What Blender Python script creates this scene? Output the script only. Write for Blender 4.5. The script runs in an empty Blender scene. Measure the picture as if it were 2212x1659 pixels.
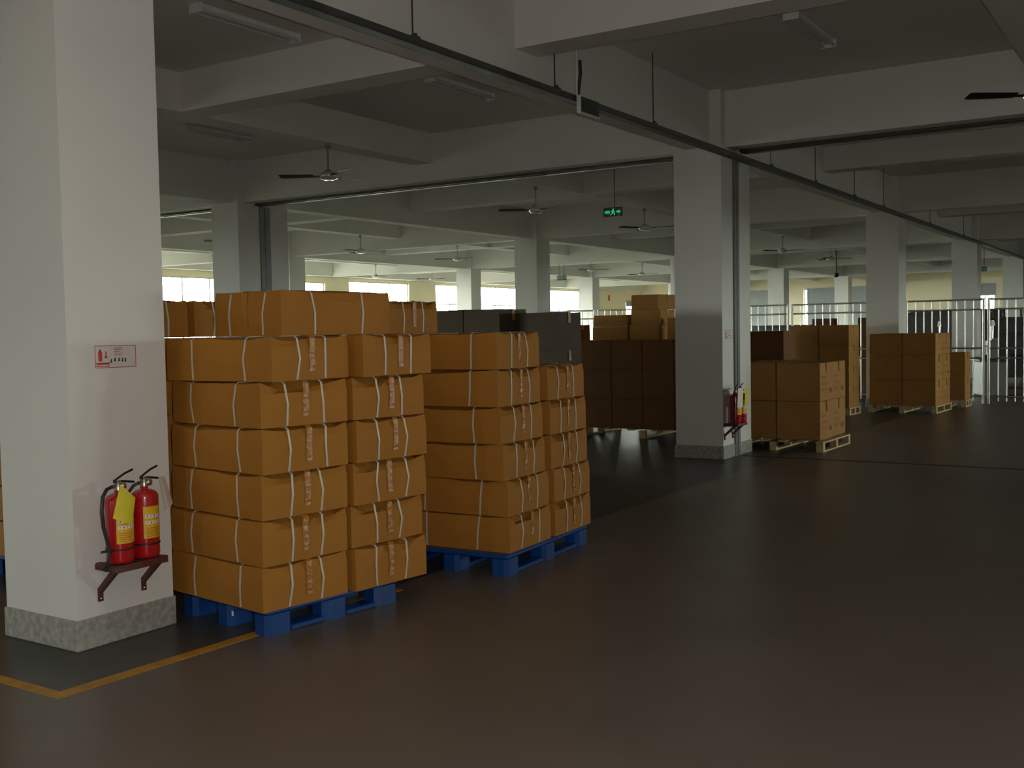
import bpy, bmesh, math, random
from mathutils import Vector, Matrix

# ------------------------------------------------------------------ camera, sky, exposure
SC = bpy.context.scene
COL = SC.collection
YAW, PITCH, ROLL = math.radians(32.750), math.radians(-2.848), math.radians(-1.035)
FPX = 2295.8
EYE = 1.65
fw = Vector((math.cos(PITCH) * math.cos(YAW), math.cos(PITCH) * math.sin(YAW), math.sin(PITCH)))
rt = Vector((math.sin(YAW), -math.cos(YAW), 0.0))
up = rt.cross(fw)
r2 = math.cos(ROLL) * rt + math.sin(ROLL) * up
u2 = -math.sin(ROLL) * rt + math.cos(ROLL) * up
cam_data = bpy.data.cameras.new('camera')
cam = bpy.data.objects.new('camera', cam_data)
COL.objects.link(cam)
cam.matrix_world = Matrix(((r2.x, u2.x, -fw.x, 0), (r2.y, u2.y, -fw.y, 0), (r2.z, u2.z, -fw.z, EYE), (0, 0, 0, 1)))
cam_data.sensor_fit = 'HORIZONTAL'
cam_data.sensor_width = 36.0
cam_data.lens = 36.0 * FPX / 2212.0
cam_data.clip_start = 0.05
cam_data.clip_end = 400
SC.camera = cam

SC.view_settings.view_transform = 'Standard'
SC.view_settings.look = 'None'
SC.view_settings.exposure = 0.0
SC.view_settings.gamma = 1.0
SC.view_settings.use_curve_mapping = False

SKY = 76.0
world = bpy.data.worlds.new('overcast_sky')
SC.world = world
world.use_nodes = True
bg = world.node_tree.nodes['Background']
bg.inputs[0].default_value = (0.98, 1.0, 0.96, 1)
bg.inputs[1].default_value = SKY

FLASH = 370.0
fl = bpy.data.lights.new('camera_flash', 'POINT')
fl.energy = FLASH
fl.color = (1.0, 0.955, 0.91)
fl.shadow_soft_size = 0.015
flo = bpy.data.objects.new('camera_flash', fl)
flo.location = Vector((0, 0, EYE)) + r2 * 0.05 + u2 * 0.05 + fw * 0.03
COL.objects.link(flo)

try:
    SC.cycles.use_denoising = True
    SC.cycles.max_bounces = 10
    SC.cycles.diffuse_bounces = 6
    SC.cycles.glossy_bounces = 4
    SC.cycles.transparent_max_bounces = 12
    SC.cycles.sample_clamp_indirect = 4.0
    SC.cycles.caustics_reflective = False
    SC.cycles.caustics_refractive = False
except Exception:
    pass

R = random.Random(7)

# ------------------------------------------------------------------ materials
def mat(name, color, rough=0.6, metal=0.0, var=0.08, scale=6.0, bump=0.0, bscale=40.0, spec=0.5, emit=None, estr=0.0, coat=0.0, var2=None):
    m = bpy.data.materials.new(name)
    m.use_nodes = True
    nt = m.node_tree
    p = nt.nodes['Principled BSDF']
    tc = nt.nodes.new('ShaderNodeTexCoord')
    n = nt.nodes.new('ShaderNodeTexNoise')
    n.inputs['Scale'].default_value = scale
    n.inputs['Detail'].default_value = 5
    nt.links.new(tc.outputs['Object'], n.inputs['Vector'])
    rp = nt.nodes.new('ShaderNodeValToRGB')
    lo = tuple(max(0, c * (1 - var)) for c in color) if var2 is None else var2
    hi = tuple(min(1, c * (1 + var)) for c in color)
    rp.color_ramp.elements[0].position = 0.35
    rp.color_ramp.elements[1].position = 0.65
    rp.color_ramp.elements[0].color = (*lo, 1)
    rp.color_ramp.elements[1].color = (*hi, 1)
    nt.links.new(n.outputs['Fac'], rp.inputs['Fac'])
    nt.links.new(rp.outputs['Color'], p.inputs['Base Color'])
    p.inputs['Roughness'].default_value = rough
    p.inputs['Metallic'].default_value = metal
    p.inputs['Specular IOR Level'].default_value = spec
    p.inputs['Coat Weight'].default_value = coat
    if bump:
        n2 = nt.nodes.new('ShaderNodeTexNoise')
        n2.inputs['Scale'].default_value = bscale
        n2.inputs['Detail'].default_value = 6
        nt.links.new(tc.outputs['Object'], n2.inputs['Vector'])
        b = nt.nodes.new('ShaderNodeBump')
        b.inputs['Strength'].default_value = bump
        b.inputs['Distance'].default_value = 0.01
        nt.links.new(n2.outputs['Fac'], b.inputs['Height'])
        nt.links.new(b.outputs['Normal'], p.inputs['Normal'])
    if emit:
        p.inputs['Emission Color'].default_value = (*emit, 1)
        p.inputs['Emission Strength'].default_value = estr
    return m

M = {}
M['plaster'] = mat('white_plaster', (.66, .65, .61), .75, var=.025, scale=1.2, bump=.06, bscale=60)
M['beige'] = mat('cream_plaster', (.80, .72, .52), .75, var=.03, scale=1.0, bump=.05, bscale=50)
M['plinth'] = mat('concrete_plinth', (.31, .305, .27), .8, var=.22, scale=26, bump=.25, bscale=90)
M['ground'] = mat('outdoor_ground', (.50, .49, .46), .9, var=.1, scale=.5)
M['yellow'] = mat('yellow_floor_paint', (.42, .21, .012), .5, var=.2, scale=9, bump=.1)
M['joint'] = mat('dark_floor_joint', (.018, .018, .017), .6, var=.2, scale=9)
M['card'] = mat('cardboard', (.35, .145, .018), .7, var=.10, scale=2.2, bump=.12, bscale=55, spec=.3)
M['card_pale'] = mat('cardboard_pale', (.33, .165, .040), .7, var=.10, scale=2.2, bump=.12, bscale=55, spec=.3)
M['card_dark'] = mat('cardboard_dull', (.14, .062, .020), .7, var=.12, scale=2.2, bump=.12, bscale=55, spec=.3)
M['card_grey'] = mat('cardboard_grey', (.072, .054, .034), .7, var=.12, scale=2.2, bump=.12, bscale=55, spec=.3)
M['seam'] = mat('carton_seam', (.16, .075, .02), .8, var=.1)
M['strap'] = mat('packing_strap', (.50, .48, .40), .4, var=.06, scale=30)
M['tape'] = mat('packing_tape', (.37, .155, .026), .26, var=.10, scale=18, bump=.8, bscale=35, spec=.6)
M['print'] = mat('carton_print', (.30, .11, .03), .8, var=.2, scale=30)
M['blue'] = mat('blue_plastic', (.005, .048, .20), .38, var=.12, scale=8, bump=.05, bscale=60)
M['wood'] = mat('pallet_wood', (.50, .38, .20), .75, var=.15, scale=12, bump=.2, bscale=30)
M['red'] = mat('red_enamel', (.42, .008, .012), .22, var=.05, scale=6, coat=.6)
M['black'] = mat('black_rubber', (.012, .012, .014), .45, var=.15)
M['lab_y'] = mat('label_yellow', (.68, .42, .008), .5, var=.05, scale=30)
M['lab_w'] = mat('label_white', (.74, .71, .66), .5, var=.05, scale=40)
M['sheet'] = mat('sticker_sheet', (.62, .60, .56), .5, var=.04, scale=30)
M['lab_r'] = mat('label_red', (.45, .03, .03), .5, var=.05, scale=40)
M['card_y'] = mat('tag_yellow', (.66, .56, .015), .55, var=.06, scale=20)
M['ink'] = mat('pen_ink', (.10, .12, .05), .7, var=.1)
M['rack'] = mat('rust_primer', (.085, .022, .014), .55, var=.25, scale=18, bump=.15)
M['chrome'] = mat('bright_metal', (.72, .71, .68), .22, metal=1.0, var=.05)
M['brass'] = mat('valve_metal', (.50, .46, .40), .35, metal=1.0, var=.06)
M['steel'] = mat('stainless_steel', (.50, .49, .45), .38, metal=1.0, var=.05, scale=10)
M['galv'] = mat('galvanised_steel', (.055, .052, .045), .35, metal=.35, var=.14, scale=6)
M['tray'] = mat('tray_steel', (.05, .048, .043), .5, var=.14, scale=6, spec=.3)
M['galv_dk'] = mat('grey_cover_plate', (.17, .18, .175), .45, metal=.5, var=.1, scale=6)
M['fan_bl'] = mat('fan_blade', (.018, .015, .012), .6, var=.1, spec=.2)
M['rod'] = mat('grey_rod', (.22, .22, .20), .5, var=.05)
M['fan_wh'] = mat('fan_motor', (.62, .62, .58), .2, metal=.3, var=.05)
M['lamp'] = mat('lamp_body', (.62, .62, .60), .45, var=.05)
M['tube'] = mat('lamp_tube', (.50, .50, .48), .25, var=.05)
M['sign_bk'] = mat('sign_housing', (.012, .018, .014), .4, var=.1)
M['sign_gd'] = mat('sign_green_unlit', (.003, .022, .013), .4, var=.1)
M['sign_gl'] = mat('sign_green_lit', (.01, .2, .08), .5, emit=(.012, .42, .14), estr=1.0)
M['sign_gm'] = mat('sign_green_panel', (.015, .20, .10), .5, emit=(.01, .25, .10), estr=.5)
M['wframe'] = mat('window_frame', (.55, .58, .48), .5, var=.05)
M['blind'] = mat('roller_blind', (.30, .32, .33), .8, var=.04)
M['mach_dk'] = mat('machine_dark', (.035, .034, .036), .5, var=.15)
M['mach_lt'] = mat('machine_grey', (.17, .17, .165), .45, var=.08)
M['mach_bl'] = mat('machine_blue', (.01, .02, .14), .5, var=.1)
M['dome'] = mat('camera_dome', (.02, .02, .022), .15, var=.1)
M['flue'] = mat('conduit_plastic', (.60, .60, .56), .4, var=.05)

def floor_material():
    m = bpy.data.materials.new('floor_paint')
    m.use_nodes = True
    nt = m.node_tree
    L = nt.links
    p = nt.nodes['Principled BSDF']
    tc = nt.nodes.new('ShaderNodeTexCoord')
    sx = nt.nodes.new('ShaderNodeSeparateXYZ')
    L.new(tc.outputs['Object'], sx.inputs[0])
    def step(sock, v):
        n = nt.nodes.new('ShaderNodeMath'); n.operation = 'GREATER_THAN'; n.inputs[1].default_value = v
        L.new(sock, n.inputs[0]); return n.outputs[0]
    mu = nt.nodes.new('ShaderNodeMath'); mu.operation = 'MULTIPLY'
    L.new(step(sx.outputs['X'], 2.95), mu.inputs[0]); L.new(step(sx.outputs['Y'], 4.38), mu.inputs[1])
    n = nt.nodes.new('ShaderNodeTexNoise'); n.inputs['Scale'].default_value = 1.4; n.inputs['Detail'].default_value = 8
    L.new(tc.outputs['Object'], n.inputs['Vector'])
    def ramp(a, b):
        r = nt.nodes.new('ShaderNodeValToRGB')
        r.color_ramp.elements[0].position = .3; r.color_ramp.elements[1].position = .7
        r.color_ramp.elements[0].color = (*a, 1); r.color_ramp.elements[1].color = (*b, 1)
        L.new(n.outputs['Fac'], r.inputs['Fac']); return r
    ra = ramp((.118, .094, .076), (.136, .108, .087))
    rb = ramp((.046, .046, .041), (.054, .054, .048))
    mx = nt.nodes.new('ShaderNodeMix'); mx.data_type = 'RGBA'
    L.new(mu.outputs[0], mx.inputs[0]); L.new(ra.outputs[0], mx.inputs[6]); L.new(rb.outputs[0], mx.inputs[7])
    rc = ramp((.27, .26, .23), (.31, .30, .265))  # unseen far floor made paler to bounce light onto the cream wall and ceiling
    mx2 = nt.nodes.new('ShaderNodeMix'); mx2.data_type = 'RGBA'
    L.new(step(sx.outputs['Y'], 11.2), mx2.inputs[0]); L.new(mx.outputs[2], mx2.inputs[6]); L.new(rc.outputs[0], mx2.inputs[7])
    L.new(mx2.outputs[2], p.inputs['Base Color'])
    n2 = nt.nodes.new('ShaderNodeTexNoise'); n2.inputs['Scale'].default_value = 3.0; n2.inputs['Detail'].default_value = 6
    L.new(tc.outputs['Object'], n2.inputs['Vector'])
    mr = nt.nodes.new('ShaderNodeMapRange')
    mr.inputs['To Min'].default_value = .30; mr.inputs['To Max'].default_value = .40
    L.new(n2.outputs['Fac'], mr.inputs['Value']); L.new(mr.outputs[0], p.inputs['Roughness'])
    n3 = nt.nodes.new('ShaderNodeTexNoise'); n3.inputs['Scale'].default_value = 25; n3.inputs['Detail'].default_value = 5
    L.new(tc.outputs['Object'], n3.inputs['Vector'])
    b = nt.nodes.new('ShaderNodeBump'); b.inputs['Strength'].default_value = .05; b.inputs['Distance'].default_value = .01
    L.new(n3.outputs['Fac'], b.inputs['Height']); L.new(b.outputs['Normal'], p.inputs['Normal'])
    p.inputs['Specular IOR Level'].default_value = .35
    return m
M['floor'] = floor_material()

def glass_material():
    m = bpy.data.materials.new('window_glass')
    m.use_nodes = True
    nt = m.node_tree
    for n in list(nt.nodes):
        if n.type != 'OUTPUT_MATERIAL': nt.nodes.remove(n)
    out = nt.nodes['Material Output']
    t = nt.nodes.new('ShaderNodeBsdfTransparent'); t.inputs[0].default_value = (.93, .96, .93, 1)
    g = nt.nodes.new('ShaderNodeBsdfGlossy'); g.inputs['Roughness'].default_value = .05
    mx = nt.nodes.new('ShaderNodeMixShader'); mx.inputs[0].default_value = .06
    nt.links.new(t.outputs[0], mx.inputs[1]); nt.links.new(g.outputs[0], mx.inputs[2]); nt.links.new(mx.outputs[0], out.inputs[0])
    return m
M['glass'] = glass_material()

# ------------------------------------------------------------------ mesh helpers
class MB:
    def __init__(s):
        s.v = []; s.f = []; s.sm = []
    def add(s, vs, fs, smooth=False):
        o = len(s.v); s.v += [tuple(v) for v in vs]
        for f in fs:
            s.f.append(tuple(i + o for i in f)); s.sm.append(smooth)
        return s
    def box(s, x0, x1, y0, y1, z0, z1, T=None):
        vs = [Vector((x, y, z)) for z in (z0, z1) for y in (y0, y1) for x in (x0, x1)]
        if T is not None: vs = [T @ v for v in vs]
        return s.add(vs, [(0, 2, 3, 1), (4, 5, 7, 6), (0, 1, 5, 4), (2, 6, 7, 3), (0, 4, 6, 2), (1, 3, 7, 5)])
    def bbox(s, x0, x1, y0, y1, z0, z1, b=.004, T=None):
        """box with chamfered edges"""
        xs = (x0, x1); ys = (y0, y1); zs = (z0, z1)
        vs = []; idx = {}
        for i in (0, 1):
            for j in (0, 1):
                for k in (0, 1):
                    dx = b if i == 0 else -b; dy = b if j == 0 else -b; dz = b if k == 0 else -b
                    for a, p in (('x', (xs[i], ys[j] + dy, zs[k] + dz)), ('y', (xs[i] + dx, ys[j], zs[k] + dz)), ('z', (xs[i] + dx, ys[j] + dy, zs[k]))):
                        idx[a, i, j, k] = len(vs); vs.append(Vector(p))
        g = lambda a, i, j, k: idx[a, i, j, k]
        fs = []
        for i in (0, 1):
            q = [g('x', i, 0, 0), g('x', i, 1, 0), g('x', i, 1, 1), g('x', i, 0, 1)]; fs.append(q if i else q[::-1])
            q = [g('y', 0, i, 0), g('y', 0, i, 1), g('y', 1, i, 1), g('y', 1, i, 0)]; fs.append(q if i else q[::-1])
            q = [g('z', 0, 0, i), g('z', 1, 0, i), g('z', 1, 1, i), g('z', 0, 1, i)]; fs.append(q if i else q[::-1])
        for i in (0, 1):
            for j in (0, 1):
                q = [g('x', i, j, 0), g('x', i, j, 1), g('y', i, j, 1), g('y', i, j, 0)]; fs.append(q if (i ^ j) else q[::-1])
                q = [g('y', 0, i, j), g('z', 0, i, j), g('z', 1, i, j), g('y', 1, i, j)]; fs.append(q if (i ^ j) == 0 else q[::-1])
                q = [g('x', i, 0, j), g('x', i, 1, j), g('z', i, 1, j), g('z', i, 0, j)]; fs.append(q if (i ^ j) == 0 else q[::-1])
                for k in (0, 1):
                    t = [g('x', i, j, k), g('y', i, j, k), g('z', i, j, k)]; fs.append(t if (i + j + k) % 2 else t[::-1])
        if T is not None: vs = [T @ v for v in vs]
        return s.add(vs, fs)
    def tube(s, pts, r, n=8, smooth=True, rs=None, cap=True):
        pts = [Vector(p) for p in pts]
        rings = []; prev = None
        for i, p in enumerate(pts):
            d = (pts[min(i + 1, len(pts) - 1)] - pts[max(i - 1, 0)]).normalized()
            a = prev if prev is not None else (Vector((0, 0, 1)) if abs(d.z) < .9 else Vector((1, 0, 0)))
            u = (a - d * a.dot(d)).normalized(); w = d.cross(u); prev = u
            rr = rs[i] if rs else r
            rings.append([p + (u * math.cos(2 * math.pi * k / n) + w * math.sin(2 * math.pi * k / n)) * rr for k in range(n)])
        vs = [v for g in rings for v in g]; fs = []
        for i in range(len(rings) - 1):
            for k in range(n):
                k2 = (k + 1) % n
                fs.append((i * n + k, i * n + k2, (i + 1) * n + k2, (i + 1) * n + k))
        s.add(vs, fs, smooth)
        if cap:
            s.add(rings[0], [tuple(range(n))[::-1]]); s.add(rings[-1], [tuple(range(n))])
        return s
    def lathe(s, prof, n=20, c=(0, 0, 0), smooth=True):
        vs = []; fs = []
        for r, z in prof:
            for k in range(n):
                a = 2 * math.pi * k / n
                vs.append((c[0] + r * math.cos(a), c[1] + r * math.sin(a), c[2] + z))
        for i in range(len(prof) - 1):
            for k in range(n):
                k2 = (k + 1) % n
                fs.append((i * n + k, i * n + k2, (i + 1) * n + k2, (i + 1) * n + k))
        return s.add(vs, fs, smooth)
    def prism(s, poly, h, T=None):
        """poly: 2D outline (counter-clockwise) in local xy, extruded along z by h"""
        n = len(poly)
        vs = [Vector((x, y, 0)) for x, y in poly] + [Vector((x, y, h)) for x, y in poly]
        if T is not None: vs = [T @ v for v in vs]
        fs = [tuple(range(n))[::-1], tuple(range(n, 2 * n))] + [(i, (i + 1) % n, n + (i + 1) % n, n + i) for i in range(n)]
        return s.add(vs, fs)
    def build(s, name, m, parent=None):
        me = bpy.data.meshes.new(name)
        me.from_pydata(s.v, [], s.f)
        me.materials.append(M[m] if isinstance(m, str) else m)
        me.polygons.foreach_set('use_smooth', s.sm)
        me.update()
        o = bpy.data.objects.new(name, me)
        COL.objects.link(o)
        if parent is not None: o.parent = parent
        return o

def tag(o, label=None, cat=None, group=None, kind=None):
    if label: o['label'] = label
    if cat: o['category'] = cat
    if group: o['group'] = group
    if kind: o['kind'] = kind
    return o
def thing(name, label, cat, loc=(0, 0, 0), rz=0.0, group=None):
    o = bpy.data.objects.new(name, None)
    o.empty_display_size = .1
    COL.objects.link(o)
    o.location = loc; o.rotation_euler = (0, 0, rz)
    return tag(o, label, cat, group)
def struct(name, mb, m, label=None):
    return tag(mb.build(name, m), label, None, None, 'structure')
def dup(root, loc, rz, label, group=None):
    def cp(o, par):
        c = o.copy(); COL.objects.link(c); c.parent = par
        for ch in list(o.children): cp(ch, c)
        return c
    r = cp(root, None)
    r.location = loc; r.rotation_euler = (0, 0, rz)
    r['label'] = label
    if group: r['group'] = group
    return r

# ------------------------------------------------------------------ the hall
X_L, X_R, Y_F, Y_B = -10.0, 59.0, -14.0, 28.5
Z_SLAB, Z_MAIN, Z_SEC = 4.57, 3.88, 4.14
COLX = [(-5.7, .62), (3.4, .626), (12.516, .99), (21.85, .62), (30.8, .62), (39.8, .62), (48.9, .62)]
ROWY = [-3.6, 4.935, 13.41, 21.55]
CW = .633

struct('ground', MB().box(-140, 200, -140, 160, -.6, -.25), 'ground')
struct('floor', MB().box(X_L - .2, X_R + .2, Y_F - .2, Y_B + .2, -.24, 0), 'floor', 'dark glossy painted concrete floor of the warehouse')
struct('ceiling', MB().box(X_L - .2, X_R + .2, Y_F - .2, Y_B + .2, Z_SLAB, Z_SLAB + .3), 'plaster', 'flat white ceiling slab between the beams')

def wall(name, p0, p1, inward, m, holes, label, zt=Z_SLAB + .15, th=.2):
    """vertical wall from p0 to p1 with rectangular holes (s0, s1, z0, z1); inner face on the line p0-p1"""
    d = Vector((p1[0] - p0[0], p1[1] - p0[1], 0)); Ln = d.length; d.normalize()
    nrm = Vector((inward[0], inward[1], 0))
    T = Matrix(((d.x, -nrm.x, 0, p0[0]), (d.y, -nrm.y, 0, p0[1]), (0, 0, 1, 0), (0, 0, 0, 1)))
    ss = sorted({0.0, Ln} | {h[0] for h in holes} | {h[1] for h in holes})
    mb = MB()
    for a, b in zip(ss[:-1], ss[1:]):
        mid = (a + b) / 2
        hs = sorted([(h[2], h[3]) for h in holes if h[0] - 1e-6 <= mid <= h[1] + 1e-6])
        z = -.2
        for h0, h1 in hs:
            mb.box(a, b, 0, th, z, h0, T); z = h1
        mb.box(a, b, 0, th, z, zt, T)
    return struct(name, mb, m, label), T

WIN_N = [0]
def window(T, s0, s1, z0, z1, mull, trans, portal=True, th=.2):
    """frame, mullions and panes in a wall hole; T is the wall's matrix"""
    WIN_N[0] += 1
    fr = MB(); b = .05; y0, y1 = .06, .12
    fr.box(s0, s0 + b, y0, y1, z0, z1, T); fr.box(s1 - b, s1, y0, y1, z0, z1, T)
    fr.box(s0 + b, s1 - b, y0, y1, z0, z0 + b, T); fr.box(s0 + b, s1 - b, y0, y1, z1 - b, z1, T)
    xs = [s0 + b] + list(mull) + [s1 - b]; zs = [z0 + b] + list(trans) + [z1 - b]
    for x in mull: fr.box(x - .025, x + .025, y0, y1, z0 + b, z1 - b, T)
    for z in trans:
        for xa, xb in zip(xs[:-1], xs[1:]):
            fr.box(xa + .025, xb - .025, y0 + .005, y1 - .005, z - .025, z + .025, T)
    w = struct('window_%d' % WIN_N[0], fr, 'wframe')
    for xa, xb in zip(xs[:-1], xs[1:]):
        for za, zb in zip(zs[:-1], zs[1:]):
            MB().box(xa, xb, .087, .091, za, zb, T).build('pane', 'glass', w)
    if portal:
        L = bpy.data.lights.new('window_portal', 'AREA')
        L.shape = 'RECTANGLE'; L.size = s1 - s0; L.size_y = z1 - z0
        L.cycles.is_portal = True
        o = bpy.data.objects.new('window_portal', L)
        COL.objects.link(o)
        c = T @ Vector(((s0 + s1) / 2, .03, (z0 + z1) / 2))
        inw = -(T.to_3x3() @ Vector((0, 1, 0)))
        o.matrix_world = Matrix.Translation(c) @ inw.to_track_quat('-Z', 'Y').to_matrix().to_4x4()
    return w

# back wall (far side, windows bright with sky)
ZW = 3.80
back_h = [(27.0, 31.0, 1.0, 3.68), (19.0, 22.0, 1.0, 3.68), (22.9, 25.6, 1.0, 3.68), (32.4, 36.24, 1.0, 3.78), (38.17, 45.6, 1.0, ZW), (47.6, 51.4, 1.0, ZW), (57.0, 58.6, 1.0, 3.32)]
wb, TB = wall('wall_back', (0, Y_B), (X_R, Y_B), (0, -1), 'beige', back_h, 'cream painted far wall with bright windows')
window(TB, 27.0, 31.0, 1.0, 3.68, (28.3, 29.7), (2.9, 1.95))  # added window, hidden behind stacks and column, to brighten the far bay
window(TB, 19.0, 22.0, 1.0, 3.68, (20.0, 21.0), (2.9, 1.95))
window(TB, 22.9, 25.6, 1.0, 3.68, (24.1, 25.28), (2.55, 1.9))
window(TB, 32.4, 36.24, 1.0, 3.78, (33.7, 35.0), (2.9, 1.95))
window(TB, 38.17, 45.6, 1.0, ZW, (39.3, 40.5, 41.7, 43.1, 44.4), (2.92, 1.95))
window(TB, 47.6, 51.4, 1.0, ZW, (48.0, 49.2, 50.4), (2.72, 2.36))
window(TB, 57.0, 58.6, 1.0, 3.32, (57.8,), (2.5, 1.8))
wb2, _ = wall('wall_back_extension', (X_L, Y_B), (0, Y_B), (0, -1), 'beige', [], 'cream painted far wall stretch without windows')
# right-hand end wall, most of its windows behind roller blinds
rh = [tuple(sorted(h[:2])) + h[2:] for h in [(22.4, 20.2, 1, 3.66), (18.45, 14.9, 1, 3.68), (10.0, 8.6, 1, 3.6), (7.7, 5.6, 1, 3.55), (3.2, .8, 1, 3.55)]]
wr, TR = wall('wall_right', (X_R, Y_F), (X_R, Y_B), (-1, 0), 'beige', [(a - Y_F, b - Y_F, c, d) for a, b, c, d in rh], 'cream painted end wall with window blinds')
for (a, b, c, d), ml, tr in zip(rh, [(21.3,), (16.1, 17.3), (9.3, 9.05), (6.9, 6.4), (2.0,)], [(2.4,), (2.4,), (2.9, 2.52), (2.75, 2.4), (2.4,)]):
    window(TR, a - Y_F, b - Y_F, c, d, sorted(y - Y_F for y in ml), tr)
# walls behind the photographer, their unseen windows placed and sized to shape the daylight
left_h = [(4.25, 4.47, .7, 3.6), (7.9, 8.1, .7, 3.6)] + [(y, y + 2.0, 1.1, 3.1) for y in (17.5, 21.0, 24.5)]  # narrow tall slots are invented, to soften a shadow edge on the second column
wl, TL = wall('wall_left', (X_L, Y_F), (X_L, Y_B), (1, 0), 'plaster', [(a - Y_F, b - Y_F, c, d) for a, b, c, d in left_h], 'white painted wall with a row of windows')
for a, b, c, d in left_h:
    window(TL, a - Y_F, b - Y_F, c, d, ((a + b) / 2 - Y_F,) if b - a > .5 else (), (2.4,))
front_h = [(x, x + 1.6, 1.5, 2.8) for x in (15, 18.5, 22, 25.5, 29)]
wf_, TF = wall('wall_front', (X_L, Y_F), (X_R, Y_F), (0, 1), 'plaster', [(a - X_L, b - X_L, c, d) for a, b, c, d in front_h], 'white painted wall with spaced windows')
for a, b, c, d in front_h:
    window(TF, a - X_L, b - X_L, c, d, (a - X_L + .8,), (2.4,))

# columns with concrete plinths
CN = {(1, 1): 'thick white square column carrying two red fire extinguishers above a pallet corner',
      (2, 1): 'wide white column with a grey cover strip and extinguishers half hidden by tags'}
for ci, (x, w) in enumerate(COLX):
    for ri, y in enumerate(ROWY):
        xx = x; ww = w
        if ri == 2 and ci == 2: ww = 1.15
        if ri == 2 and ci in (3, 4, 5, 6): xx = x + (.2, .45, .6, .6)[ci - 3]
        if ri == 3: xx = x + .15
        c = struct('column', MB().box(xx, xx + ww, y, y + CW, 0, Z_SLAB + .02), 'plaster', CN.get((ci, ri)))
        MB().bbox(xx - .012, xx + ww + .012, y - .012, y + CW + .012, 0, .165, .006).build('plinth', 'plinth', c)

# beams: main ones on the column lines, secondary ones halfway
def beam(x0, x1, y0, y1, z0):
    struct('beam', MB().box(x0, x1, y0, y1, z0, Z_SLAB + .05), 'plaster')
for y in ROWY:
    beam(X_L, X_R, y + .15, y + .48, Z_MAIN)
beam(X_L, X_R, Y_B - .35, Y_B, Z_MAIN + .02)
ysec = [-8.3, 1.25, 9.65, 17.8, 25.1]
yrows = [Y_F] + ROWY + [Y_B]
for y in ysec:
    beam(X_L, X_R, y - .17, y + .17, Z_SEC)
for ci, (x, w) in enumerate(COLX):
    dx = (.1 if ci >= 3 else 0)
    for a, b in zip([Y_F] + [y + .48 for y in ROWY], [y + .15 for y in ROWY] + [Y_B - .35]):
        if ci == 2:
            beam(x + .15, x + .47, a, b, Z_MAIN); beam(x + .53, x + .85, a, b, Z_MAIN)
        else:
            beam(x + .15 + dx, x + .48 + dx, a, b, Z_MAIN)
    if ci + 1 < len(COLX):
        xm = (x + w / 2 + COLX[ci + 1][0] + COLX[ci + 1][1] / 2) / 2 - .1
        if ci == 1: xm = 8.24
        for a, b in zip([Y_F] + [y + .48 for y in ROWY], [y + .15 for y in ROWY] + [Y_B - .35]):
            ys = [q for q in ysec if a < q < b]
            cuts = [a] + [q for s_ in ys for q in (s_ - .17, s_ + .17)] + [b]
            for k in range(0, len(cuts), 2):
                beam(xm - .19, xm + .19, cuts[k], cuts[k + 1], Z_SEC)

# floor marking and joint
tn = [0]
def trim(mb, m, label):
    tn[0] += 1
    return struct('trim_%d' % tn[0], mb, m, label)
ym = MB()
ym.box(2.90, 2.965, 4.46, 9.0, 0, .002)
ym.prism([(2.90, 4.375), (5.3, 4.265), (5.3, 4.335), (2.965, 4.46), (2.90, 4.46)], .002)
trim(ym, 'yellow', 'yellow painted floor line around the column')
trim(MB().box(12.98, 13.06, -10, 4.85, 0, .003), 'joint', 'dark expansion joint across the floor')
# metal covers over the expansion joint: beam undersides and column faces
XJ = 13.0
for a, b in ((ROWY[1] + CW, ROWY[2]), (-3.6 + CW, ROWY[1] - .09), (ROWY[2] + CW, ROWY[3])):
    mb = MB().bbox(XJ - .10, XJ + .10, a, b, Z_MAIN - .035, Z_MAIN, .006)
    mb.box(XJ - .028, XJ + .028, a, b, Z_MAIN - .045, Z_MAIN - .035)
    trim(mb, 'galv', 'metal expansion joint cover under the double beam')
for ri, x0, x1 in ((1, 12.895, 13.065), (2, 13.0, 13.235)):
    y = ROWY[ri]
    mb = MB().bbox(x0, x1, y - .022, y, .0, Z_MAIN - .045, .004)
    mb.box((x0 + x1) / 2 - .015, (x0 + x1) / 2 + .015, y - .028, y - .022, 0, Z_MAIN - .05)
    trim(mb, 'galv_dk', 'grey metal joint cover running down the column')

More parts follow.
